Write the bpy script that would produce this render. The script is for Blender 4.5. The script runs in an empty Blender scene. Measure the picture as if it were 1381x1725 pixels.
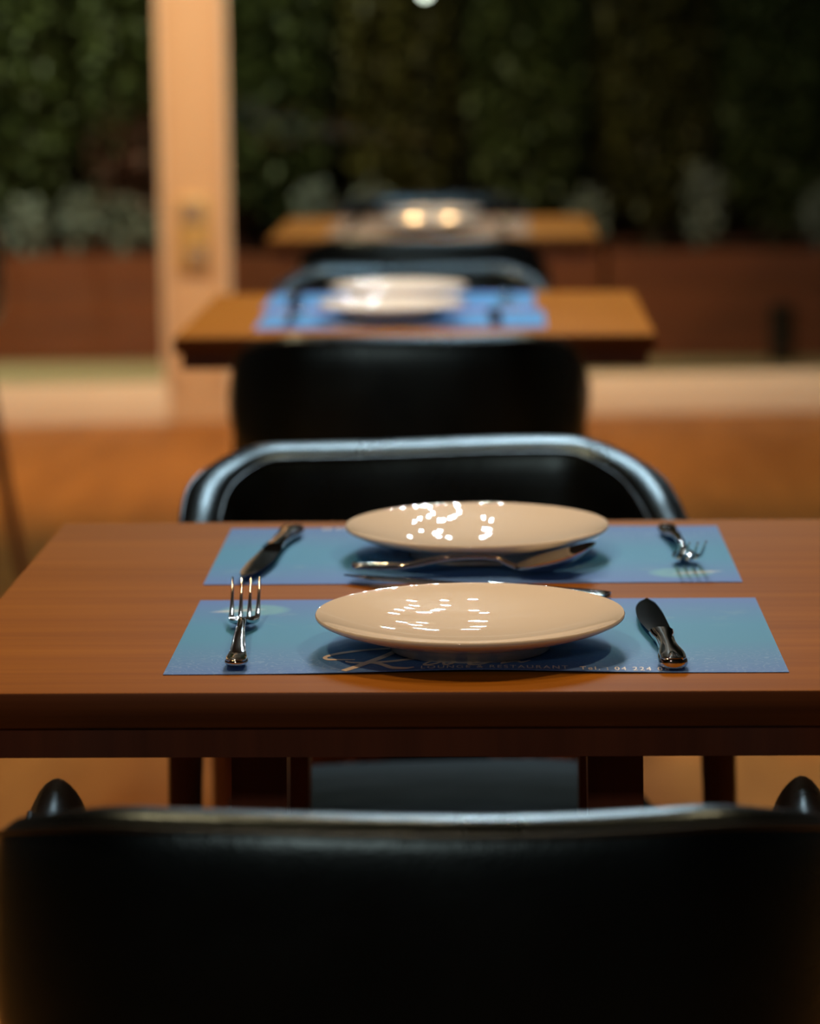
import bpy, bmesh, math, random
from mathutils import Vector, Matrix
PI = math.pi
random.seed(7)
SC = bpy.context.scene
COL = SC.collection
# ------------------------------------------------------------------ camera
cam_d = bpy.data.cameras.new('camera')
cam = bpy.data.objects.new('camera', cam_d)
COL.objects.link(cam)
PITCH, ROLL, YAW, FPX, CAM_Z = .16385, -.0105, .0294, 4980., 1.1815
cam_d.sensor_fit = 'HORIZONTAL'
cam_d.sensor_width = 24.0
cam_d.lens = FPX / 1381 * 24.0
cam.matrix_world = (Matrix.Translation((0, 0, CAM_Z)) @ Matrix.Rotation(YAW, 4, 'Z')
                    @ Matrix.Rotation(PI/2 - PITCH, 4, 'X') @ Matrix.Rotation(ROLL, 4, 'Z'))
cam_d.clip_start = .05
cam_d.dof.use_dof = True
cam_d.dof.focus_distance = 2.05
cam_d.dof.aperture_fstop = 4.0
SC.camera = cam
# ------------------------------------------------------------------ view, world, lamps
SC.view_settings.view_transform = 'Standard'
SC.view_settings.look = 'None'
SC.view_settings.gamma = 1
SC.view_settings.exposure = 0.0
SC.view_settings.use_curve_mapping = False
SC.cycles.use_denoising = True
SC.cycles.max_bounces = 6
SC.cycles.sample_clamp_indirect = 4.0
W = bpy.data.worlds.new('world')
SC.world = W
W.use_nodes = True
W.node_tree.nodes['Background'].inputs[0].default_value = (.35, .5, .6, 1)
W.node_tree.nodes['Background'].inputs[1].default_value = .012
WARM = (1.0, .62, .30)
COOL = (.74, .92, 1.0)

def lamp(kind, name, loc, power, col, radius, aim=None, cone=None, blend=.6):
    l = bpy.data.lights.new(name, kind)
    l.energy = power
    l.color = col
    l.shadow_soft_size = radius
    if cone:
        l.spot_size = math.radians(cone)
        l.spot_blend = blend
    o = bpy.data.objects.new(name, l)
    COL.objects.link(o)
    o.location = loc
    if aim is not None:
        d = Vector(aim) - Vector(loc)
        o.rotation_euler = d.to_track_quat('-Z', 'Y').to_euler()
    return o

# warm ceiling downlights
for (x, y, p, ax, ay) in ((-.75, 1.75, 62, -.3, 2.1), (.85, 2.0, 52, .3, 2.1), (-.2, 2.75, 32, -.05, 2.4),
                          (-.9, 5.2, 70, -.45, 4.8), (-1.1, 6.7, 285, -1.0, 8.75), (.5, 7.0, 120, .35, 8.6),
                          (-1.2, 3.6, 60, -.8, 4.6), (.9, 4.2, 80, .3, 4.7)):
    lamp('SPOT', 'ceiling_downlight', (x, y, 2.68), p, WARM, .03, (ax, ay, 0), 80, .8)
# the cool white bulbs of the pendant cluster that hangs over the second table
for (x, y) in ((.27, 5.21), (.25, 4.83), (.21, 4.61), (.21, 4.18), (.19, 4.42), (.15, 4.81), (.13, 4.77), (.10, 4.59),
               (.08, 4.49), (.07, 4.02), (.06, 4.25), (.22, 6.15), (.15, 6.39), (.13, 5.9), (.12, 7.04), (.07, 7.19),
               (.27, 8.2), (-.05, 3.95), (-.06, 4.52), (-.10, 4.71), (-.07, 5.44), (-.09, 5.53), (-.07, 6.91), (-.09, 6.31)):
    lamp('POINT', 'pendant_bulb', (x, y, 2.55), 7.0 if y < 5.6 else 2.6, COOL, .012)
# two warm bulbs close to the window, mirrored in the farthest plates
for (x, y) in ((.04, 8.3), (-.45, 8.35)):
    lamp('SPOT', 'window_bulb', (x, y, 2.6), 90, (1, .60, .24), .02, (-.135, 6.35, .75), 24, .7)
# dim fill added behind the camera to lift shaded lettering and plate undersides
lamp('SPOT', 'front_fill', (-.5, -1.6, 2.2), 52, (1, .82, .66), .10, (0, 2.0, .75), 60, .8)
# unseen fill lights added outside to brighten the hedge and terrace
lamp('SPOT', 'garden_light', (-2.3, 9.3, 2.66), 235, (.92, 1.0, .72), .1, (-1.9, 10.9, .9), 100, .7)
lamp('SPOT', 'garden_light', (-1.0, 9.3, 2.66), 22, (1, .85, .55), .1, (-1.2, 10.6, .2), 90, .7)
lamp('SPOT', 'garden_light', (-.1, 9.4, 2.66), 46, (1, .92, .55), .1, (-.2, 10.9, .8), 95, .9)

# ------------------------------------------------------------------ materials
def mat(name, col=(.5, .5, .5), rough=.5, metal=0., spec=.5, coat=0., coat_rough=.1):
    m = bpy.data.materials.new(name)
    m.use_nodes = True
    b = m.node_tree.nodes['Principled BSDF']
    b.inputs['Base Color'].default_value = (*col, 1)
    b.inputs['Roughness'].default_value = rough
    b.inputs['Metallic'].default_value = metal
    b.inputs['Specular IOR Level'].default_value = spec
    b.inputs['Coat Weight'].default_value = coat
    b.inputs['Coat Roughness'].default_value = coat_rough
    return m

class G:
    """tiny node-graph helper"""
    def __init__(s, m):
        s.nt = m.node_tree
        s.b = s.nt.nodes['Principled BSDF']
    def n(s, t, **kw):
        x = s.nt.nodes.new(t)
        for k, v in kw.items():
            setattr(x, k, v)
        return x
    def l(s, a, b):
        s.nt.links.new(a, b)
    def math(s, op, a, b=None, c=None, clamp=False):
        x = s.n('ShaderNodeMath', operation=op, use_clamp=clamp)
        for i, v in enumerate((a, b, c)):
            if v is None:
                continue
            if isinstance(v, (int, float)):
                x.inputs[i].default_value = v
            else:
                s.l(v, x.inputs[i])
        return x.outputs[0]
    def mix(s, fac, a, b):
        x = s.n('ShaderNodeMix', data_type='RGBA')
        for i, v in ((0, fac), (6, a), (7, b)):
            if isinstance(v, (int, float)):
                x.inputs[i].default_value = v
            elif isinstance(v, tuple):
                x.inputs[i].default_value = (*v, 1)
            else:
                s.l(v, x.inputs[i])
        return x.outputs[2]
    def ramp(s, fac, stops):
        x = s.n('ShaderNodeValToRGB')
        e = x.color_ramp.elements
        while len(e) < len(stops):
            e.new(.5)
        for el, (p, c) in zip(e, stops):
            el.position = p
            el.color = (*c, 1)
        s.l(fac, x.inputs[0])
        return x.outputs[0]
    def noise(s, vec, scale, detail=3, rough=.5, out=0):
        x = s.n('ShaderNodeTexNoise')
        x.inputs['Scale'].default_value = scale
        x.inputs['Detail'].default_value = detail
        x.inputs['Roughness'].default_value = rough
        s.l(vec, x.inputs['Vector'])
        return x.outputs[out]
    def coords(s, scale=(1, 1, 1), loc=(0, 0, 0), which='Object'):
        t = s.n('ShaderNodeTexCoord')
        mp = s.n('ShaderNodeMapping')
        mp.inputs['Scale'].default_value = scale
        mp.inputs['Location'].default_value = loc
        s.l(t.outputs[which], mp.inputs['Vector'])
        return mp.outputs[0]
    def bump(s, h, strength=.1, dist=.001):
        x = s.n('ShaderNodeBump')
        x.inputs['Strength'].default_value = strength
        x.inputs['Distance'].default_value = dist
        s.l(h, x.inputs['Height'])
        s.l(x.outputs[0], s.b.inputs['Normal'])

def wood(name, c1, c2, grain=(3, 90, 90), rough=.4, spec=.5, bump=.15):
    m = mat(name, c1, rough, spec=spec)
    g = G(m)
    v = g.coords(grain)
    n1 = g.noise(v, 1.0, 5, .6)
    v2 = g.coords(tuple(a*.16 for a in grain))
    n2 = g.noise(v2, 1.0, 3, .5)
    f = g.math('ADD', g.math('MULTIPLY', n1, .55), g.math('MULTIPLY', n2, .45))
    col = g.ramp(f, [(.34, c2), (.62, c1)])
    g.l(col, g.b.inputs['Base Color'])
    g.bump(n1, bump, .0006)
    return m

def leather(name, col, rough=.33, spec=.5):
    m = mat(name, col, rough, spec=spec)
    g = G(m)
    g.b.inputs['Specular Tint'].default_value = (.52, .82, 1.0, 1)
    v = g.coords()
    x = g.n('ShaderNodeTexVoronoi')
    x.inputs['Scale'].default_value = 420
    g.l(v, x.inputs['Vector'])
    n = g.noise(v, 14, 3)
    g.l(g.math('MULTIPLY_ADD', n, .18, rough - .09), g.b.inputs['Roughness'])
    g.bump(g.math('ADD', g.math('MULTIPLY', x.outputs[0], .5), g.math('MULTIPLY', n, 3.0)), .22, .0012)
    return m

M = {}
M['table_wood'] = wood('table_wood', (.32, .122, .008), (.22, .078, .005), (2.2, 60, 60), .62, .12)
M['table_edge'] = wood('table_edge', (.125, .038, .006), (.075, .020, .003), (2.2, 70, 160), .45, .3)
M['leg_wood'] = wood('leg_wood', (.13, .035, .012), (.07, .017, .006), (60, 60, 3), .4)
M['floor_wood'] = wood('floor_wood', (.44, .18, .034), (.25, .092, .014), (9, 1.3, 9), .5, .3)
M['leather'] = leather('black_leather', (.0025, .003, .0036), .30, .8)
M['piping'] = leather('piping_leather', (.010, .007, .005), .34, .4)
M['seat'] = leather('seat_leather', (.004, .010, .016), .55, .12)
M['china'] = mat('cream_china', (.80, .75, .67), .010, spec=.5)
M['china_matt'] = mat('matt_china', (.78, .70, .60), .17, spec=.6)
M['steel'] = mat('polished_steel', (.62, .60, .57), .07, 1.0)
M['blade'] = mat('blade_steel', (.34, .34, .34), .08, 1.0)
M['frame'] = wood('pale_frame', (.74, .52, .31), (.68, .47, .28), (8, 8, 2), .45, bump=.03)
M['rail'] = mat('pale_rail', (.82, .70, .54), .5)
M['plate_brass'] = mat('brass_plate', (.62, .42, .15), .4, .3)
M['socket_grey'] = mat('grey_socket', (.28, .21, .15), .5)
M['wall'] = mat('dark_wall', (.10, .075, .05), .8)
M['ceiling'] = mat('dark_ceiling', (.05, .042, .034), .8)
M['planter'] = wood('planter_boards', (.21, .048, .010), (.14, .029, .006), (3, 30, 30), .5)
M['paving'] = mat('paving', (.40, .31, .17), .8)
M['soil'] = mat('soil', (.02, .014, .01), .95)
M['bark'] = mat('bark', (.05, .035, .02), .9)
M['dark_metal'] = mat('dark_metal', (.02, .02, .02), .4, .6)
M['print_peach'] = mat('print_peach', (.88, .80, .74), .5)
M['print_white'] = mat('print_white', (.88, .88, .88), .5)

M['globe'] = mat('lamp_globe', (.8, .8, .75), .4)
M['globe'].node_tree.nodes['Principled BSDF'].inputs['Emission Color'].default_value = (.9, 1, .85, 1)
M['globe'].node_tree.nodes['Principled BSDF'].inputs['Emission Strength'].default_value = 8

def leafmat(name, c):
    m = mat(name, c, .5)
    g = G(m)
    n = g.noise(g.coords(), 5, 2)
    g.l(g.mix(n, tuple(a*.45 for a in c), tuple(a*1.5 for a in c)), g.b.inputs['Base Color'])
    return m
M['leaf_a'] = leafmat('leaf_green', (.065, .082, .020))
M['leaf_b'] = leafmat('leaf_olive', (.075, .066, .012))
M['leaf_c'] = leafmat('leaf_red', (.11, .042, .028))
M['leaf_pale'] = leafmat('leaf_pale', (.30, .33, .29))

def glass_mat():
    m = bpy.data.materials.new('window_glass')
    m.use_nodes = True
    nt = m.node_tree
    nt.nodes.clear()
    o = nt.nodes.new('ShaderNodeOutputMaterial')
    mx = nt.nodes.new('ShaderNodeMixShader')
    f = nt.nodes.new('ShaderNodeFresnel')
    f.inputs[0].default_value = 1.45
    t = nt.nodes.new('ShaderNodeBsdfTransparent')
    t.inputs[0].default_value = (.93, .95, .93, 1)
    gl = nt.nodes.new('ShaderNodeBsdfGlossy')
    gl.inputs['Roughness'].default_value = .02
    nt.links.new(f.outputs[0], mx.inputs[0])
    nt.links.new(t.outputs[0], mx.inputs[1])
    nt.links.new(gl.outputs[0], mx.inputs[2])
    nt.links.new(mx.outputs[0], o.inputs[0])
    return m
M['glass'] = glass_mat()

def placemat_mat():
    m = mat('placemat_print', (.1, .3, .5), .6, spec=.3)
    g = G(m)
    t = g.n('ShaderNodeTexCoord')
    s = g.n('ShaderNodeSeparateXYZ')
    g.l(t.outputs['Object'], s.inputs[0])
    X, Y = s.outputs[0], s.outputs[1]
    v = g.math('DIVIDE', g.math('ADD', Y, .1295), .259)
    wob = g.math('MULTIPLY_ADD', g.noise(t.outputs['Object'], 9, 2), .12, -.06)
    vv = g.math('ADD', v, wob)
    base = g.ramp(vv, [(0.0, (.07, .18, .56)), (.22, (.066, .23, .55)), (.42, (.05, .265, .55)), (.62, (.05, .27, .57)),
                       (.82, (.072, .24, .60)), (1.0, (.088, .20, .64))])
    # swirling contour lines of the printed pattern along the near edge
    n = g.noise(t.outputs['Object'], 26, 3, .55)
    w = g.math('SINE', g.math('MULTIPLY', n, 95))
    line = g.math('SMOOTH_MIN', g.math('MULTIPLY', g.math('SUBTRACT', w, .80, clamp=True), 6), 1.0, .1)
    band = g.math('SMOOTH_MIN', g.math('MULTIPLY', g.math('SUBTRACT', .34, v, clamp=True), 6), 1.0, .1)
    lines = g.math('MULTIPLY', g.math('MULTIPLY', line, band), .26, clamp=True)
    c1 = g.mix(lines, base, (.30, .46, .72))
    # pale lagoon motif at the far left corner
    dx = g.math('DIVIDE', g.math('SUBTRACT', X, -.165), .026)
    dy = g.math('DIVIDE', g.math('SUBTRACT', Y, .090), .022)
    r = g.math('ADD', g.math('MULTIPLY', dx, dx), g.math('MULTIPLY', dy, dy))
    e = g.math('MULTIPLY', g.math('SUBTRACT', 1.15, r, clamp=True), 1.6, clamp=True)
    c2 = g.mix(g.math('MULTIPLY', e, .7), c1, (.16, .46, .62))
    dy2 = g.math('DIVIDE', g.math('SUBTRACT', g.math('SUBTRACT', Y, .092), g.math('MULTIPLY', g.math('ADD', X, .165), .25)), .006)
    dx2 = g.math('DIVIDE', g.math('ADD', X, .178), .022)
    r2 = g.math('ADD', g.math('MULTIPLY', dx2, dx2), g.math('MULTIPLY', dy2, dy2))
    e2 = g.math('MULTIPLY', g.math('SUBTRACT', 1.0, r2, clamp=True), .8, clamp=True)
    c3 = g.mix(e2, c2, (.60, .68, .78))
    # faint clouds right of it
    nc = g.noise(t.outputs['Object'], 30, 3)
    k = g.math('MULTIPLY', g.math('MULTIPLY', g.math('SUBTRACT', nc, .55, clamp=True), 2.0),
               g.math('SUBTRACT', 1.0, g.math('MULTIPLY', g.math('ABSOLUTE', g.math('SUBTRACT', v, .72)), 7), clamp=True), clamp=True)
    c4 = g.mix(k, c3, (.30, .50, .60))
    g.l(c4, g.b.inputs['Base Color'])
    return m
M['placemat'] = placemat_mat()
M['placemat_sheen_grey'] = mat('placemat_sheen_grey', (.18, .16, .16), .6, spec=.3)  # grey base colour stands in for sheen on the farthest printed mats

# ------------------------------------------------------------------ object helpers
def link(name, me, m=None, parent=None):
    o = bpy.data.objects.new(name, me)
    COL.objects.link(o)
    if m is not None:
        me.materials.clear()
        me.materials.append(m)
    if parent is not None:
        o.parent = parent
    return o

def obj(name, bm, m, parent=None, smooth=True, ang=40):
    me = bpy.data.meshes.new(name)
    bmesh.ops.recalc_face_normals(bm, faces=bm.faces[:])
    if smooth:
        for f in bm.faces:
            f.smooth = True
        lim = math.radians(ang)
        for e in bm.edges:
            if len(e.link_faces) == 2 and e.calc_face_angle(0) > lim:
                e.smooth = False
    bm.to_mesh(me)
    bm.free()
    return link(name, me, m, parent)

def empty(name, loc=(0, 0, 0), rz=0):
    o = bpy.data.objects.new(name, None)
    COL.objects.link(o)
    o.location = loc
    o.rotation_euler = (0, 0, rz)
    o.empty_display_size = .05
    return o

def tag(o, label=None, cat=None, group=None, kind=None):
    for k, v in (('label', label), ('category', cat), ('group', group), ('kind', kind)):
        if v:
            o[k] = v
    return o

def dup(o, loc=None, rz=None, label=None, parent=None):
    c = o.copy()
    COL.objects.link(c)
    if parent is not None:
        c.parent = parent
    for ch in list(o.children):
        dup(ch, parent=c)
    if loc is not None:
        c.location = loc
    if rz is not None:
        c.rotation_euler = (0, 0, rz)
    if label:
        c['label'] = label
    return c

def box(bm, lo, hi, bev=0., seg=2):
    r = bmesh.ops.create_cube(bm, size=1)
    vs = r['verts']
    for v in vs:
        v.co = Vector([(a+b)/2 + c*(b-a) for a, b, c in zip(lo, hi, v.co)])
    if bev:
        es = list({e for v in vs for e in v.link_edges})
        bmesh.ops.bevel(bm, geom=es, offset=bev, segments=seg, profile=.5, affect='EDGES', clamp_overlap=True)
    return bm

def newbox(lo, hi, bev=0., seg=2):
    return box(bmesh.new(), lo, hi, bev, seg)

def rings(bm, rs, cap=True, closed=True):
    """skin a list of vertex rings"""
    vr = [[bm.verts.new(p) for p in r] for r in rs]
    n = len(vr[0])
    for a, b in zip(vr, vr[1:]):
        for i in range(n if closed else n-1):
            j = (i+1) % n
            bm.faces.new((a[i], a[j], b[j], b[i]))
    if cap:
        for r in (vr[0], vr[-1]):
            bm.faces.new(r)
    return bm

def frame_of(t, up=Vector((0, 0, 1))):
    s = t.cross(up)
    if s.length < 1e-5:
        s = Vector((1, 0, 0))
    s.normalize()
    return s, s.cross(t).normalized()

def tube(bm, pts, rad, n=8):
    pts = [Vector(p) for p in pts]
    rs = []
    for i, p in enumerate(pts):
        t = (pts[min(i+1, len(pts)-1)] - pts[max(i-1, 0)]).normalized()
        s, u = frame_of(t)
        r = rad(i/(len(pts)-1)) if callable(rad) else rad
        rs.append([p + s*math.cos(2*PI*k/n)*r + u*math.sin(2*PI*k/n)*r for k in range(n)])
    return rings(bm, rs)

def catmull(pts, n=8):
    pts = [Vector(p) for p in pts]
    P = [pts[0]*2 - pts[1]] + pts + [pts[-1]*2 - pts[-2]]
    out = []
    for i in range(1, len(P)-2):
        for k in range(n):
            t = k/n
            out.append(.5*((2*P[i]) + (P[i+1]-P[i-1])*t + (2*P[i-1]-5*P[i]+4*P[i+1]-P[i+2])*t*t + (-P[i-1]+3*P[i]-3*P[i+1]+P[i+2])*t**3))
    out.append(pts[-1])
    return out

def interp(tab, x):
    """monotone cubic through the table's points"""
    if x <= tab[0][0]:
        return tab[0][1]
    if x >= tab[-1][0]:
        return tab[-1][1]
    n = len(tab)
    i = max(k for k in range(n-1) if tab[k][0] <= x)
    d = [(tab[k+1][1]-tab[k][1])/(tab[k+1][0]-tab[k][0]) for k in range(n-1)]
    def m(k):
        if k == 0:
            return d[0]
        if k == n-1:
            return d[-1]
        return 0 if d[k-1]*d[k] <= 0 else 2*d[k-1]*d[k]/(d[k-1]+d[k])
    h = tab[i+1][0]-tab[i][0]
    t = (x-tab[i][0])/h
    return ((2*t**3-3*t*t+1)*tab[i][1] + (t**3-2*t*t+t)*h*m(i) + (3*t*t-2*t**3)*tab[i+1][1] + (t**3-t*t)*h*m(i+1))

def lathe(bm, prof, n=96):
    rs = []
    for r, z in prof:
        rs.append([(r*math.cos(2*PI*k/n), r*math.sin(2*PI*k/n), z) for k in range(n)])
    return rings(bm, rs)

def supere(u, e):
    c, s = math.cos(u), math.sin(u)
    return math.copysign(abs(c)**(2/e), c), math.copysign(abs(s)**(2/e), s)

# ------------------------------------------------------------------ the setting
def struct(name, bm, m, parent=None, smooth=False):
    o = obj(name, bm, m, parent, smooth)
    if parent is None:
        o['kind'] = 'structure'
    return o
WY = 8.80            # the window wall stands here (at the post)
WR = math.radians(5.5)
PX = -.890           # post centre
struct('floor', newbox((-4.2, -3, -.1), (4.2, 9.3, 0)), M['floor_wood'])
struct('ceiling', newbox((-4.2, -3, 2.72), (4.2, 9.3, 2.82)), M['ceiling'])
struct('wall_left', newbox((-4.3, -3, 0), (-4.2, 9.0, 2.72)), M['wall'])
struct('wall_right', newbox((4.2, -3, 0), (4.3, 9.35, 2.72)), M['wall'])
struct('wall_front', newbox((-4.2, -3.1, 0), (4.2, -3, 2.72)), M['wall'])
def on_wall(o):
    o.location = (PX, WY, 0)
    o.rotation_euler = (0, 0, WR)
    return o
post = bmesh.new()
box(post, (-.088, 0, .0), (.088, .11, 2.72), .006)
on_wall(struct('trim_1', post, M['frame'], smooth=True))
tr = bpy.data.objects['trim_1']
for s in (-1, 1):
    obj('jamb_strip', newbox((s*.074-.013, -.012, .11), (s*.074+.013, .0, 2.72), .004), M['frame'], tr)
for nm, x0, x1 in (('left', -3.28, -.088), ('right', .088, 5.05)):
    on_wall(struct('baseboard_' + nm, newbox((x0, -.004, 0), (x1, .1, .108), .006), M['rail'], smooth=True))
for i, (x0, x1) in enumerate(((-3.28, -.088), (.088, 5.05))):
    w = on_wall(empty('window_%d' % (i+1)))
    w['kind'] = 'structure'
    fr = bmesh.new()
    box(fr, (x0, .02, .108), (x1, .075, .122), .003)
    box(fr, (x0, .02, 2.35), (x1, .075, 2.42), .004)
    box(fr, (x0, .02, .122), (x0+.016, .075, 2.35), .004)
    box(fr, (x1-.016, .02, .122), (x1, .075, 2.35), .004)
    obj('window_frame', fr, M['rail'], w)
    obj('pane', newbox((x0+.016, .042, .122), (x1-.016, .050, 2.35)), M['glass'], w, smooth=False)
    on_wall(struct('trim_%d' % (i+2), newbox((x0, 0, 2.42), (x1, .1, 2.72)), M['wall']))
struct('paving', newbox((-6, 8.4, -.14), (7, 14, -.101)), M['paving'])
pv = bpy.data.objects['paving']
pv.name = 'floor_outside'
pav = bmesh.new()
box(pav, (-6, 9.42, -.1), (7, 14, -.001))
struct('floor_terrace', pav, M['paving'])
struct('night_backing', newbox((-6, 12.3, 0), (7, 12.4, 3.6)), M['soil'])  # dark sheet added to stand for the night behind the hedge

# plate on the post
sk = empty('socket_plate', (0, 0, 0))
on_wall(sk)
tag(sk, 'brass coloured double socket plate low on the pale window post', 'socket')
pl = bmesh.new()
box(pl, (-.052, -.026, .46), (.046, -.0005, .68), .004)
obj('cover_plate', pl, M['plate_brass'], sk)
obj('upper_socket', newbox((-.04, -.03, .60), (.024, -.024, .665), .003), M['socket_grey'], sk)
obj('lower_socket', newbox((-.024, -.03, .475), (.036, -.024, .53), .003), M['socket_grey'], sk)
obj('screw', newbox((-.006, -.03, .56), (.006, -.025, .572), .002), M['plate_brass'], sk)

# ------------------------------------------------------------------ planter and hedge beyond the glass
PY = 10.45
pos = ((-3.9, -2.42), (-2.4, -1.02), (-1.0, .38), (.40, 1.78), (1.80, 3.3))
plab = ('reddish wooden planter box at the far left behind the left window',
        'reddish wooden planter box seen through the left window pane',
        'reddish wooden planter box directly behind the rows of tables',
        'reddish wooden planter box behind the right window pane',
        'reddish wooden planter box at the far right, mostly outside the view')
for (x0, x1), lb in zip(pos[1:4], plab[1:4]):
    p = tag(empty('planter_box', ((x0+x1)/2, PY, 0)), lb, 'planter', 'wooden planter boxes outside the windows')
    h = (x1-x0)/2
    for k in range(3):
        obj('board', newbox((-h, 0, .004+k*.127), (h, .022, .004+k*.127+.122), .003), M['planter'], p, smooth=False)
        obj('board', newbox((-h, .62, .004+k*.127), (h, .64, .004+k*.127+.122), .003), M['planter'], p, smooth=False)
    for s in (-1, 1):
        obj('end_panel', newbox((s*h-(.022 if s > 0 else 0), .022, 0), (s*h+(0 if s > 0 else .022), .62, .38)), M['planter'], p, smooth=False)
    obj('soil', newbox((-h+.024, .024, .05), (h-.024, .618, .35)), M['soil'], p, smooth=False)

def leaf_cloud(n, cx, cy, cz, rx, ry, rz, size, rnd, flat=.0):
    bm = bmesh.new()
    for _ in range(n):
        while True:
            a, b, c = (rnd.uniform(-1, 1) for _ in range(3))
            q = abs(a)**3 + abs(b)**3 + abs(c)**3
            if q < 1 and rnd.random() < .25 + .75*q:
                break
        p = Vector((cx+a*rx, cy+b*ry, cz+c*rz))
        d = Vector((rnd.gauss(0, 1), rnd.gauss(0, 1)-.5, rnd.gauss(0, 1)+.2)).normalized()
        s, u = frame_of(d)
        L = size*rnd.uniform(.7, 1.4)
        v = [bm.verts.new(p), bm.verts.new(p + d*L*.5 + s*L*.26), bm.verts.new(p + d*L - u*L*.12), bm.verts.new(p + d*L*.5 - s*L*.26)]
        bm.faces.new((v[0], v[1], v[2]))
        bm.faces.new((v[0], v[2], v[3]))
    return bm
rnd = random.Random(3)
names = {'leaf_a': 'green', 'leaf_b': 'olive', 'leaf_c': 'reddish'}
spots = [(-2.15, 'leaf_a'), (-1.72, 'leaf_a'), (-1.27, 'leaf_c'), (-.80, 'leaf_a'), (-.34, 'leaf_b'), (.12, 'leaf_a'), (.58, 'leaf_b'),
         (1.02, 'leaf_a'), (1.46, 'leaf_b')]
slab = ('dense dark green shrub, leftmost behind the left window pane',
        'dense dark green shrub at the middle of the left window pane',
        'green shrub with reddish lower leaves behind the left pane, next to the post',
        'dark green shrub directly behind the pale window post',
        'olive green shrub just right of the pale window post',
        'dark green shrub rising behind the third table',
        'olive green shrub to the right of the third table',
        'dark green shrub near the right edge of the view',
        'olive green shrub at the far right edge, deep in shade')
for (x, kd), lb in zip(spots, slab):
    s = tag(empty('hedge_shrub', (x, PY+.36, .352)), lb, 'shrub', 'shrubs of the hedge behind the windows')
    if kd == 'leaf_c':
        fo = obj('reddish_foliage', leaf_cloud(1500, .02, -.12, .36, .19, .12, .2, .05, rnd), M['leaf_c'], s, smooth=False)
        fo['kind'] = 'stuff'
        kd = 'leaf_a'
    f = leaf_cloud(6500, 0, 0, .78, .215, .22, .66, .05, rnd)
    fo = obj('foliage', f, M[kd], s, smooth=False)
    fo['kind'] = 'stuff'
    st = bmesh.new()
    for k in range(4):
        a = rnd.uniform(0, 6.28)
        tube(st, [(.02*math.cos(a), .02*math.sin(a), 0), (.06*math.cos(a), .06*math.sin(a), .4), (.15*math.cos(a), .12*math.sin(a), .95)],
             lambda t: .011*(1-.6*t), 6)
    obj('stem', st, M['bark'], s)
    tops = leaf_cloud(2600, 0, .03, 1.85, .23, .2, .5, .055, rnd)
    fo = obj('upper_foliage', tops, M['leaf_a'], s, smooth=False)
    fo['kind'] = 'stuff'
pale = [(-1.86, 'leftmost of the pale plants along the planter edge behind the left window'),
        (-1.66, 'second from left of the pale plants behind the left window'),
        (-1.48, 'third from left of the pale plants behind the left window'),
        (-1.31, 'fourth from left of the pale plants behind the left window, near the post'),
        (-1.15, 'pale plant at the planter edge just left of the window post'),
        (-.64, 'pale plant at the planter edge just right of the window post'),
        (-.44, 'pale plant at the planter edge left of the farthest table'),
        (.33, 'pale plant at the planter edge just right of the farthest table'),
        (.74, 'pale plant at the planter edge, tallest right of the farthest table'),
        (1.16, 'pale plant at the planter edge at the far right of the view')]
for i, (x, lb) in enumerate(pale):
    s = tag(empty('edging_plant', (x, PY+.085, .352)), lb, 'plant', 'pale plants along the planter edge')
    h = .26 if x == .74 else rnd.uniform(.15, .22)
    f = leaf_cloud(230, 0, 0, h*.62+.03, .065, .02, h*.5, .04, rnd)
    fo = obj('foliage', f, M['leaf_pale'], s, smooth=False)
    fo['kind'] = 'stuff'
    st = bmesh.new()
    tube(st, [(0, 0, 0), (0, 0, h)], .005, 6)
    obj('stem', st, M['bark'], s)
bo = tag(empty('garden_bollard', (1.0, PY-.13, 0)), 'low dark bollard standing before the planter at the right edge', 'bollard')
obj('post', lathe(bmesh.new(), [(.0, 0), (.05, 0), (.05, .012), (.042, .014), (.042, .17), (.0, .17)], 24), M['dark_metal'], bo)
obj('cap', lathe(bmesh.new(), [(.0, .171), (.052, .171), (.052, .19), (.03, .203), (.0, .205)], 24), M['dark_metal'], bo)

gl = tag(empty('garden_light', (-.237, PY+.055, .352)), 'small pale garden lamp glowing before the hedge at the top edge of the view', 'lamp')
obj('stake', tube(bmesh.new(), [(0, 0, 0), (0, 0, .45), (0, 0, .912)], .006, 8), M['dark_metal'], gl)
obj('lamp_collar', lathe(bmesh.new(), [(.0, .905), (.009, .905), (.010, .920), (.0, .922)], 16), M['dark_metal'], gl)
obj('glass_globe', lathe(bmesh.new(), [(.0, .918)] + [(.014*math.sin(PI*k/10), .934-.014*math.cos(PI*k/10)) for k in range(1, 10)] + [(.0, .948)], 20), M['globe'], gl)

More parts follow.
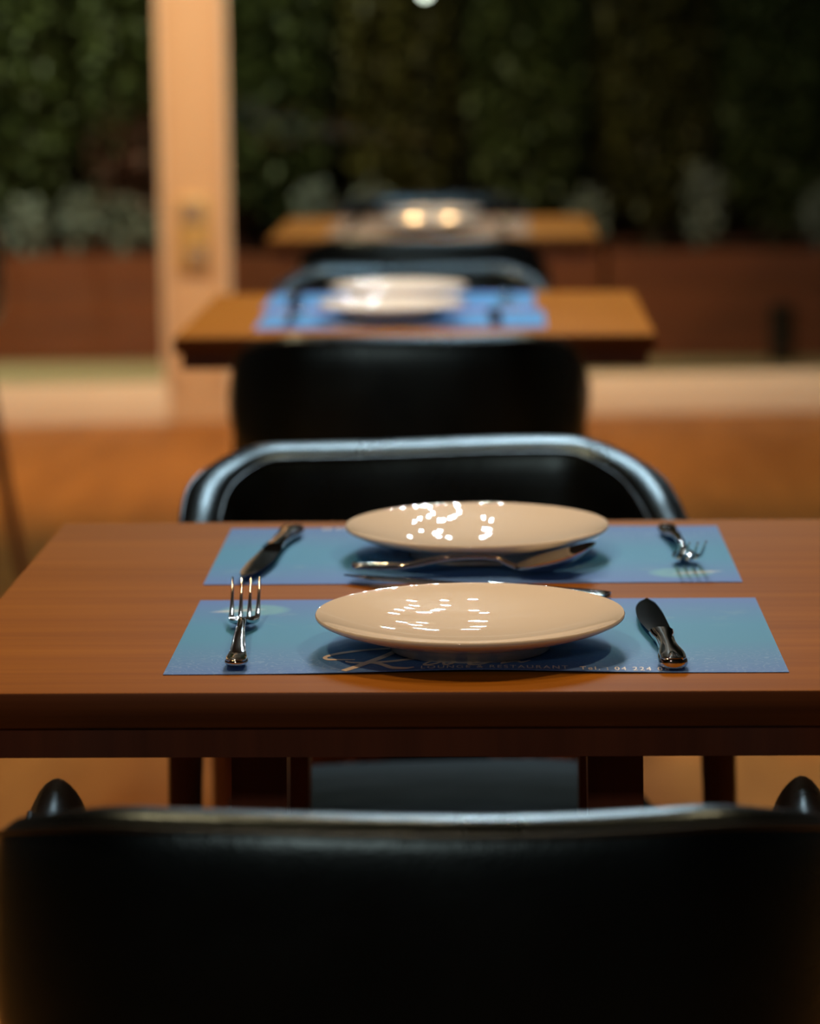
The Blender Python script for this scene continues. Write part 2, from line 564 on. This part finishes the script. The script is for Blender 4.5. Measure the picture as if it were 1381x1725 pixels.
# ------------------------------------------------------------------ tables
def make_table(name, loc, label, w=.675, d=.671):
    t = tag(empty(name, loc), label, 'table', 'square wooden dining tables in one row')
    hw, hd = w/2, d/2
    top = bmesh.new()
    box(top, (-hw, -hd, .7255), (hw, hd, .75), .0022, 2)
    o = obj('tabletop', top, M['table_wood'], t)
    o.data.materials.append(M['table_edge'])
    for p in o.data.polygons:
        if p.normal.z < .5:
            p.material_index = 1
    ap = bmesh.new()
    i = .010
    box(ap, (-hw+i, -hd+i, .7035), (hw-i, -hd+i+.022, .7255))
    box(ap, (-hw+i, hd-i-.022, .7035), (hw-i, hd-i, .7255))
    box(ap, (-hw+i, -hd+i+.022, .7035), (-hw+i+.022, hd-i-.022, .7255))
    box(ap, (hw-i-.022, -hd+i+.022, .7035), (hw-i, hd-i-.022, .7255))
    obj('apron', ap, M['leg_wood'], t, smooth=False)
    for sx in (-1, 1):
        for sy in (-1, 1):
            lg = bmesh.new()
            q = .02
            rs = []
            for z, ex in ((.055, .008), (.40, .004), (.7035, 0)):
                x, y = sx*(.128+ex), sy*(.128+ex)
                rs.append([(x-q, y-q, z), (x+q, y-q, z), (x+q, y+q, z), (x-q, y+q, z)])
            rings(lg, rs)
            obj('leg', lg, M['leg_wood'], t, smooth=False)
    bs = bmesh.new()
    box(bs, (-.27, -.165, .0), (.27, -.105, .055), .006)
    box(bs, (-.27, .105, .0), (.27, .165, .055), .006)
    box(bs, (-.165, -.105, .0), (-.105, .105, .054), .004)
    box(bs, (.105, -.105, .0), (.165, .105, .054), .004)
    obj('base', bs, M['leg_wood'], t)
    return t
T1 = (-.0435, 2.2245)
T2 = (-.113, 4.455)
T3 = (-.125, 6.36)
make_table('dining_table', (*T1, 0), 'square wooden table in focus in the foreground, nearest of the row')
make_table('dining_table', (*T2, 0), 'square wooden table in the middle of the row, blurred, under bright white plates')
make_table('dining_table', (*T3, 0), 'farthest square wooden table of the row, strongly blurred before the hedge window')

# ------------------------------------------------------------------ chairs
def make_chair():
    c = tag(empty('armchair', (0, 0, 0)), None, 'chair', 'black leather armchairs with wrap-around backs')
    half = [(.243, .193), (.237, .11), (.231, .03), (.222, -.055), (.207, -.130), (.164, -.181), (.095, -.197), (0, -.201)]
    path = catmull([(x, y, 0) for x, y in half] + [(-x, y, 0) for x, y in half[-2::-1]], 7)
    n = len(path)
    L = [0]
    for a, b in zip(path, path[1:]):
        L.append(L[-1] + (b-a).length)
    tot = L[-1]
    top_t = [(0, .676), (.012, .694), (.035, .700), (.09, .696), (.17, .701), (.245, .736), (.315, .762), (.37, .774), (.5, .774)]
    bot_t = [(0, .640), (.04, .622), (.18, .614), (.36, .596), (.5, .590)]
    thk_t = [(0, .020), (.014, .037), (.06, .044), (.18, .048), (.3, .050), (.5, .052)]
    exp_t = [(0, 1.7), (.1, 1.9), (.22, 2.6), (.34, 3.8), (.5, 4.2)]
    rs, out_p, in_p = [], [], []
    N = 28
    for i, p in enumerate(path):
        u = L[i]/tot
        u = min(u, 1-u)
        t = (path[min(i+1, n-1)] - path[max(i-1, 0)]).normalized()
        s = Vector((t.y, -t.x, 0))      # points towards the sitter
        zt, zb = interp(top_t, u), interp(bot_t, u)
        # the padded back is soft: the crest undulates slightly
        zt += .0012*math.sin(7*PI*L[i]/tot + .9)*min(1, u*4)
        a, b, e = interp(thk_t, u)/2, (zt-zb)/2, interp(exp_t, u)
        zc = (zt+zb)/2
        ring = []
        # the crest slopes down towards the sitter
        slope = lambda cx, sz: -.16*cx*max(0, sz)**2
        for k in range(N):
            cx, sz = supere(2*PI*k/N + .001, e)
            ring.append(p + s*(cx*a) + Vector((0, 0, zc+sz*b+slope(cx, sz)*a)))
        rs.append(ring)
        cx, sz = supere(math.radians(52), e)
        if .07 < u:
            out_p.append(p + s*(cx*a+.0008) + Vector((0, 0, zc+sz*b+slope(cx, sz)*a+.0008)))
            cx, sz = supere(math.radians(128), e)
            in_p.append(p + s*(cx*a-.0008) + Vector((0, 0, zc+sz*b+slope(cx, sz)*a+.0008)))
    obj('backrest', rings(bmesh.new(), rs), M['leather'], c, ang=60)
    obj('piping', tube(bmesh.new(), out_p, .0020, 8), M['piping'], c)
    obj('piping', tube(bmesh.new(), in_p, .0020, 8), M['piping'], c)
    # seat cushion
    st = bmesh.new()
    rs = []
    m = 40
    for k, (sc, z) in enumerate(((.90, .398), (.985, .405), (1.0, .42), (1.0, .435), (.985, .447), (.94, .454), (.80, .459), (.5, .463), (.15, .465))):
        r = []
        for j in range(m):
            x, y = supere(2*PI*j/m, 4.5)
            r.append((x*.205*sc*(1+.05*y), y*.195*sc + .005, z))
        rs.append(r)
    obj('seat', rings(st, rs), M['seat'], c, ang=60)
    fr = bmesh.new()
    box(fr, (-.215, .165, .345), (.215, .187, .397), .003)
    box(fr, (-.19, -.172, .345), (.19, -.150, .397), .003)
    box(fr, (-.207, -.15, .345), (-.187, .165, .397), .003)
    box(fr, (.187, -.15, .345), (.207, .165, .397), .003)
    obj('seat_frame', fr, M['leg_wood'], c)
    for s in (-1, 1):
        pts = [(s*.236, .112, .640), (s*.241, .118, .5), (s*.247, .126, .25), (s*.254, .136, 0)]
        obj('leg', tube(bmesh.new(), catmull(pts, 4), lambda t: .0175 - .006*t, 14), M['leg_wood'], c)
        pts = [(s*.196, -.135, .630), (s*.197, -.155, .5), (s*.200, -.192, .25), (s*.203, -.232, 0)]
        obj('leg', tube(bmesh.new(), catmull(pts, 4), lambda t: .0175 - .006*t, 14), M['leg_wood'], c)
    return c
chair = make_chair()
chair.location = (-.045, 1.700, 0)
chair['label'] = 'black leather armchair in the near foreground, seen from behind at the bottom edge'
dup(chair, (-.052, 2.698, 0), PI + math.radians(6.5), 'black armchair facing the camera behind the nearest table, with shiny curved rim')
dup(chair, (-.121, 4.095, 0), math.radians(1.0), 'black armchair seen from behind, its back standing before the middle table')
dup(chair, (-.140, 4.865, 0), PI, 'black armchair facing the camera behind the bright plates of the middle table')
dup(chair, (-.145, 5.905, 0), 0, 'black armchair seen from behind, pushed up to the farthest table')
dup(chair, (-.145, 6.985, 0), PI, 'armchair behind the farthest table, a thin arc before the hedge window')
dup(chair, (-1.222, 5.9, 0), PI/2, 'chair at the far left edge of the frame, only one dark leg in view')

# ------------------------------------------------------------------ placemats with their print
def curve_strokes(bm, strokes):
    """flat pen strokes: list of (points (x, y), half widths)"""
    for pts, w in strokes:
        q = catmull([(x, y, 0) for x, y in pts], 6)
        n = len(q)
        prev = None
        for i, p in enumerate(q):
            t = (q[min(i+1, n-1)] - q[max(i-1, 0)]).normalized()
            s = Vector((-t.y, t.x, 0))
            u = i/(n-1)
            h = w[0] + (w[1]-w[0])*math.sin(PI*u)
            s.y *= 2.2      # a broad nib: down strokes swell along the sheet
            a, b = bm.verts.new(p+s*h), bm.verts.new(p-s*h)
            if prev:
                bm.faces.new((prev[0], a, b, prev[1]))
            prev = (a, b)
    return bm

def text_mesh(body, w, h, name):
    cu = bpy.data.curves.new(name, 'FONT')
    cu.body = body
    cu.size = 1
    cu.space_character = 1.25
    o = bpy.data.objects.new(name, cu)
    COL.objects.link(o)
    dg = bpy.context.evaluated_depsgraph_get()
    me = bpy.data.meshes.new_from_object(o.evaluated_get(dg))
    bpy.data.objects.remove(o)
    xs = [v.co.x for v in me.vertices]
    ys = [v.co.y for v in me.vertices]
    sx = w/(max(xs)-min(xs))
    sy = h/(max(ys)-min(ys))
    x0, y0 = min(xs), min(ys)
    for v in me.vertices:
        v.co = ((v.co.x-x0)*sx, (v.co.y-y0)*sy, 0)
    return me

def mat_z(x, y):
    """the paper lifts a little along the middle of its near edge"""
    v = max(0, (-.06 - y)/.07)
    return .0005 + .0030*v*v*math.exp(-((x+.0)/.085)**2)

def drape(me):
    for v in me.vertices:
        v.co.z = mat_z(v.co.x, v.co.y) + .00035
    return me

def make_placemat():
    bm = bmesh.new()
    nx, ny = 36, 22
    g = [[bm.verts.new((-.21+.42*i/nx, -.1295+.259*j/ny, mat_z(-.21+.42*i/nx, -.1295+.259*j/ny))) for i in range(nx+1)] for j in range(ny+1)]
    for j in range(ny):
        for i in range(nx):
            bm.faces.new((g[j][i], g[j][i+1], g[j+1][i+1], g[j+1][i]))
    r = bmesh.ops.extrude_face_region(bm, geom=bm.faces[:])
    for e in r['geom']:
        if isinstance(e, bmesh.types.BMVert):
            e.co.z -= .0004
    o = obj('placemat', bm, M['placemat'], ang=30)
    tag(o, None, 'placemat', 'printed blue paper placemats')
    big = bmesh.new()
    curve_strokes(big, R_STROKES)
    lo = obj('logo_script', big, M['print_peach'], o, smooth=False)
    drape(lo.data)
    sm = bmesh.new()
    curve_strokes(sm, IVER_STROKES)
    lo2 = obj('logo_script', sm, M['print_peach'], o, smooth=False)
    drape(lo2.data)
    for body, x, y, w, h in (('LOUNGE & RESTAURANT', -.0365, -.1255, .099, .0125), ('Tel. : 04 224 06', .0705, -.1265, .060, .0115)):
        me = text_mesh(body, w, h, 'lettering')
        for v in me.vertices:
            v.co.x += x
            v.co.y += y
        drape(me)
        link('lettering', me, M['print_white'], o)
    return o
# pen strokes of the script logo, in metres on the sheet
R_STROKES = [([(-.0480, -.052), (-.0600, -.0505), (-.0755, -.0545), (-.0885, -.0615), (-.0985, -.0695), (-.1035, -.0785), (-.1015, -.0855), (-.0945, -.0865), (-.0825, -.0875)], (.0007, .0016)),
             ([(-.0555, -.0590), (-.0635, -.0775), (-.0715, -.0935), (-.0795, -.1095), (-.0885, -.1255)], (.0022, .0026)),
             ([(-.0480, -.052), (-.0455, -.0615), (-.0395, -.0745), (-.0365, -.0805), (-.0405, -.0845), (-.0465, -.0875), (-.0565, -.0935), (-.0715, -.0985), (-.0825, -.0975), (-.0875, -.0945), (-.0885, -.0915)], (.0007, .0016)),
             ([(-.0725, -.0985), (-.0675, -.1005), (-.0625, -.1065), (-.0565, -.1175), (-.0495, -.1215), (-.0455, -.1215), (-.0415, -.1175)], (.0008, .0021))]
IVER_STROKES = [([(-.0285, -.0925), (-.0325, -.1005), (-.0345, -.1075), (-.0325, -.1105), (-.0265, -.1045), (-.0215, -.0945)], (.0006, .0013)),
                ([(-.0205, -.0925), (-.0215, -.1025), (-.0205, -.1095), (-.0175, -.1075), (-.0125, -.0985), (-.0095, -.0925)], (.0006, .0013)),
                ([(-.0045, -.1075), (.0005, -.1045), (.0055, -.0965), (.0035, -.0925), (-.0015, -.0985), (-.0045, -.1075), (-.0015, -.1115), (.0055, -.1075), (.0125, -.0965)], (.0006, .0012)),
                ([(.0205, -.0915), (.0195, -.0995), (.0175, -.1075)], (.0007, .0013)),
                ([(.0185, -.1055), (.0235, -.0995), (.0285, -.0965), (.0315, -.1005), (.0375, -.0925)], (.0006, .0012))]
TZ = .7502
pm = make_placemat()
pm.location = (-.0145, 2.0695, TZ)
pm['label'] = 'blue printed placemat under the nearest plate, script lettering along its front edge'
dup(pm, (-.019, 2.393, TZ), PI + .002, 'blue printed placemat under the second plate, across the nearest table')
dup(pm, (-.136, 4.345, TZ), .0, 'blurred blue placemat at the near side of the middle table')
dup(pm, (-.148, 4.645, TZ), PI, 'blurred blue placemat at the far side of the middle table')
g1 = dup(pm, (-.135, 6.22, TZ), 0, 'blurred placemat, its sheen painted grey, on the near side of the farthest table')
g2 = dup(pm, (-.135, 6.515, TZ), PI, 'blurred placemat, its sheen painted grey, on the far side of the farthest table')
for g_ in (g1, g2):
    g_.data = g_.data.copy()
    g_.data.materials[0] = M['placemat_sheen_grey']

# ------------------------------------------------------------------ plates
def make_plate():
    R, n = .1065, 26
    inner = []
    for k in range(n+1):
        r = R*k/n
        inner.append((max(r, .0005), .006 + .019*(r/R)**2.2))
    lip = [(R+.0008, .0252), (R+.0014, .0243), (R+.0012, .0228), (R+.0003, .0218)]
    under = []
    for r in (.100, .092, .083, .074, .066, .060):
        under.append((r, .006 + .019*(r/R)**2.2 - .0040))
    foot = [(.0565, .0035), (.056, .0004), (.0555, 0), (.0515, 0), (.051, .0006), (.049, .0032), (.03, .0028), (.0005, .0028)]
    bm = lathe(bmesh.new(), inner + lip + under + foot, 112)
    o = obj('dinner_plate', bm, M['china'], ang=50)
    tag(o, None, 'plate', 'white china coupe plates')
    return o
PZ = TZ + .0010
plate = make_plate()
plate.location = (-.0185, 2.022, PZ + .0002)
plate['label'] = 'cream white coupe plate nearest to the camera, on the front placemat'
plate_b = plate.data.copy()
plate_b.materials[0] = M['china_matt']
dup(plate, (-.0155, 2.390, PZ), .3, 'cream white coupe plate behind the nearest one, on the second placemat')
dup(plate, (-.152, 4.345, PZ), .6, 'bright white blurred plate at the near side of the middle table')
dup(plate, (-.150, 4.635, PZ), .9, 'bright white blurred plate at the far side of the middle table')
for p_ in (dup(plate, (-.135, 6.20, PZ), .2, 'blurred plate at the near side of the farthest table'),
           dup(plate, (-.135, 6.53, PZ), .4, 'blurred plate at the far side of the farthest table')):
    p_.data = plate_b

# ------------------------------------------------------------------ cutlery
def strip(bm, stations, N=12, e=2.6):
    """stations (y, x centre, half width, z centre, half thickness)"""
    rs = []
    for y, x, w, z, h in stations:
        r = []
        for k in range(N):
            c, s = supere(2*PI*k/N, e)
            r.append((x + c*w, y, z + s*h))
        rs.append(r)
    return rings(bm, rs)

def fork_z(y):
    return interp([(0, .0050), (.025, .0040), (.075, .0100), (.112, .0115), (.143, .0032), (.158, .0050), (.178, .0125), (.2, .0255)], y)

def handle_w(y, knife=False):
    return interp([(0, .0042), (.004, .0076), (.014, .0082), (.03, .0066), (.06, .0045), (.095, .0030), (.125, .0030)], y)

def handle_bm(ylen, zf, wf, h=.0022):
    bm = bmesh.new()
    ys = [0, .001, .0025, .004, .007, .010, .014, .019, .025] + [.033+.009*i for i in range(40)]
    ys = [y for y in ys if y < ylen-.003] + [ylen]
    strip(bm, [(y, 0, wf(y)*(.45 if y == 0 else 1), zf(y), h*(.55 if y == 0 else 1)) for y in ys], 14, 2.4)
    # raised border thread and the shell at the end
    for s in (-1, 1):
        q = [(s*wf(y)*.80, y, zf(y)+h*.80) for y in ys[1:] if y < ylen*.72]
        tube(bm, q, .00075, 6)
    arc = [(wf(.003)*.80*math.cos(a), .0035-.0022*math.sin(a), zf(.002)+h*.85) for a in [PI*k/8 for k in range(9)]]
    tube(bm, arc, .0008, 6)
    for k in (-2, -1, 0, 1, 2):
        tube(bm, [(k*.0016, .0045, zf(.004)+h*.95), (k*.0011, .012, zf(.012)+h*1.0), (k*.0002, .020, zf(.02)+h*.9)], .0008, 6)
    return bm

def make_fork():
    f = tag(empty('fork'), None, 'fork', 'steel forks on the tables')
    obj('handle', handle_bm(.128, fork_z, handle_w), M['steel'], f, ang=60)
    hd = bmesh.new()
    # palm of the fork: a dished plate
    rs = []
    for y, w in ((.124, .0032), (.129, .0042), (.134, .0068), (.139, .0095), (.145, .0110), (.151, .0114), (.156, .0114)):
        up, lo = [], []
        for k in range(9):
            a = -1 + 2*k/8
            z = fork_z(y) + .0022*a*a*min(1, w/.01)
            up.append((a*w, y, z+.0009))
            lo.append((a*w, y, z-.0009))
        rs.append(up + lo[::-1])
    rings(hd, rs)
    obj('head', hd, M['steel'], f, ang=60)
    for k in range(4):
        t = bmesh.new()
        a = -1 + 2*k/3
        x0 = a*.0094
        st = []
        for i in range(9):
            u = i/8
            y = .1545 + (.2-.1545)*u
            st.append((y, x0*(1+.06*u), .0019*(1-.62*u), fork_z(y) + .0022*a*a*(1-u*.5), .0011*(1-.45*u)))
        strip(t, st, 8, 2.4)
        obj('tine', t, M['steel'], f, ang=60)
    return f

def make_knife():
    k = tag(empty('table_knife'), None, 'knife', 'steel table knives')
    zf = lambda y: interp([(0, .0046), (.03, .0050), (.098, .0058)], y)
    wf = lambda y: interp([(0, .0060), (.005, .0098), (.016, .0102), (.05, .0064), (.08, .0066), (.094, .0092), (.1, .0088)], y)
    hb = handle_bm(.099, zf, wf, .0042)
    obj('handle', hb, M['steel'], k, ang=60)
    bl = bmesh.new()
    rs = []
    for i in range(22):
        u = i/21
        y = .0955 + .130*u
        left = interp([(0, .0075), (.15, .0100), (.45, .0128), (.70, .0115), (.88, .0075), (1, .0008)], u)
        right = interp([(0, .0075), (.5, .0070), (.85, .0046), (1, -.0002)], u)
        z = .0058 - .0004*u
        rs.append([(-left, y, z), (-left*.5, y, z+.0003), (right*.6, y, z+.0004), (right, y, z+.0003), (right, y, z-.0007), (-left*.5, y, z-.0008)])
    rings(bl, rs)
    obj('blade', bl, M['blade'], k, ang=50)
    return k

def make_spoon():
    s = tag(empty('spoon'), None, 'spoon')
    zf = lambda y: interp([(0, .0040), (.03, .0038), (.085, .0125), (.108, .0135), (.132, .0035)], y)
    obj('handle', handle_bm(.133, zf, handle_w), M['steel'], s, ang=60)
    bw = bmesh.new()
    up, dn = [], []
    for i in range(17):
        u = i/16
        y = .128 + .064*u
        w = max(.0016, .0205*math.sqrt(max(0, 1-(2*u-1)**2))**.9) if 0 < u < 1 else .0016
        zr = interp([(0, .0045), (.25, .0100), (.6, .0165), (1, .0255)], u)
        depth = .0100*math.sin(PI*min(1, u*1.02))**.8 if 0 < u < 1 else 0
        rt, rb = [], []
        for k in range(13):
            a = -1 + 2*k/12
            z = zr - depth*(1-a*a)
            rt.append((a*w, y, z+.0006))
            rb.append((a*w, y, z-.0006))
        up.append(rt + rb[::-1])
    rings(bw, up)
    obj('bowl', bw, M['steel'], s, ang=60)
    return s
CZ = TZ + .0012
fork = make_fork()
fork.location = (-.176, 1.948, CZ)
fork.rotation_euler = (0, 0, .045)
fork['label'] = 'steel fork left of the nearest plate, tines pointing away from the camera'
dup(fork, (.145, 2.490, CZ), PI+.05, 'steel fork right of the second plate, tines pointing towards the camera')
dup(fork, (-.298, 4.25, CZ), .0, 'blurred fork left of the near plate on the middle table')
dup(fork, (.018, 4.74, CZ), PI, 'blurred fork right of the far plate on the middle table')
dup(fork, (-.30, 6.12, CZ), .0, 'blurred fork left of the near plate on the farthest table')
dup(fork, (.03, 6.62, CZ), PI, 'blurred fork right of the far plate on the farthest table')
knife = make_knife()
knife.location = (.119, 1.942, CZ)
knife.rotation_euler = (0, 0, .03)
knife['label'] = 'steel table knife right of the nearest plate, handle towards the camera'
dup(knife, (-.172, 2.487, CZ), PI-.12, 'steel table knife left of the second plate, handle pointing away from the camera')
dup(knife, (.084, 2.171, CZ), math.radians(64.0), 'steel table knife lying aslant between the plates, mostly hidden behind the nearest plate')
dup(knife, (.002, 4.23, CZ), .0, 'blurred knife right of the near plate on the middle table')
dup(knife, (-.315, 4.75, CZ), PI, 'blurred knife left of the far plate on the middle table')
dup(knife, (.02, 6.11, CZ), .0, 'blurred knife right of the near plate on the farthest table')
dup(knife, (-.30, 6.62, CZ), PI, 'blurred knife left of the far plate on the farthest table')
spoon = make_spoon()
spoon.location = (-.114, 2.2835, CZ+.0055)
spoon.rotation_euler = (math.radians(-1.6), 0, -math.radians(88))
spoon['label'] = 'steel spoon lying crosswise between the two plates of the nearest table, bowl to the right'
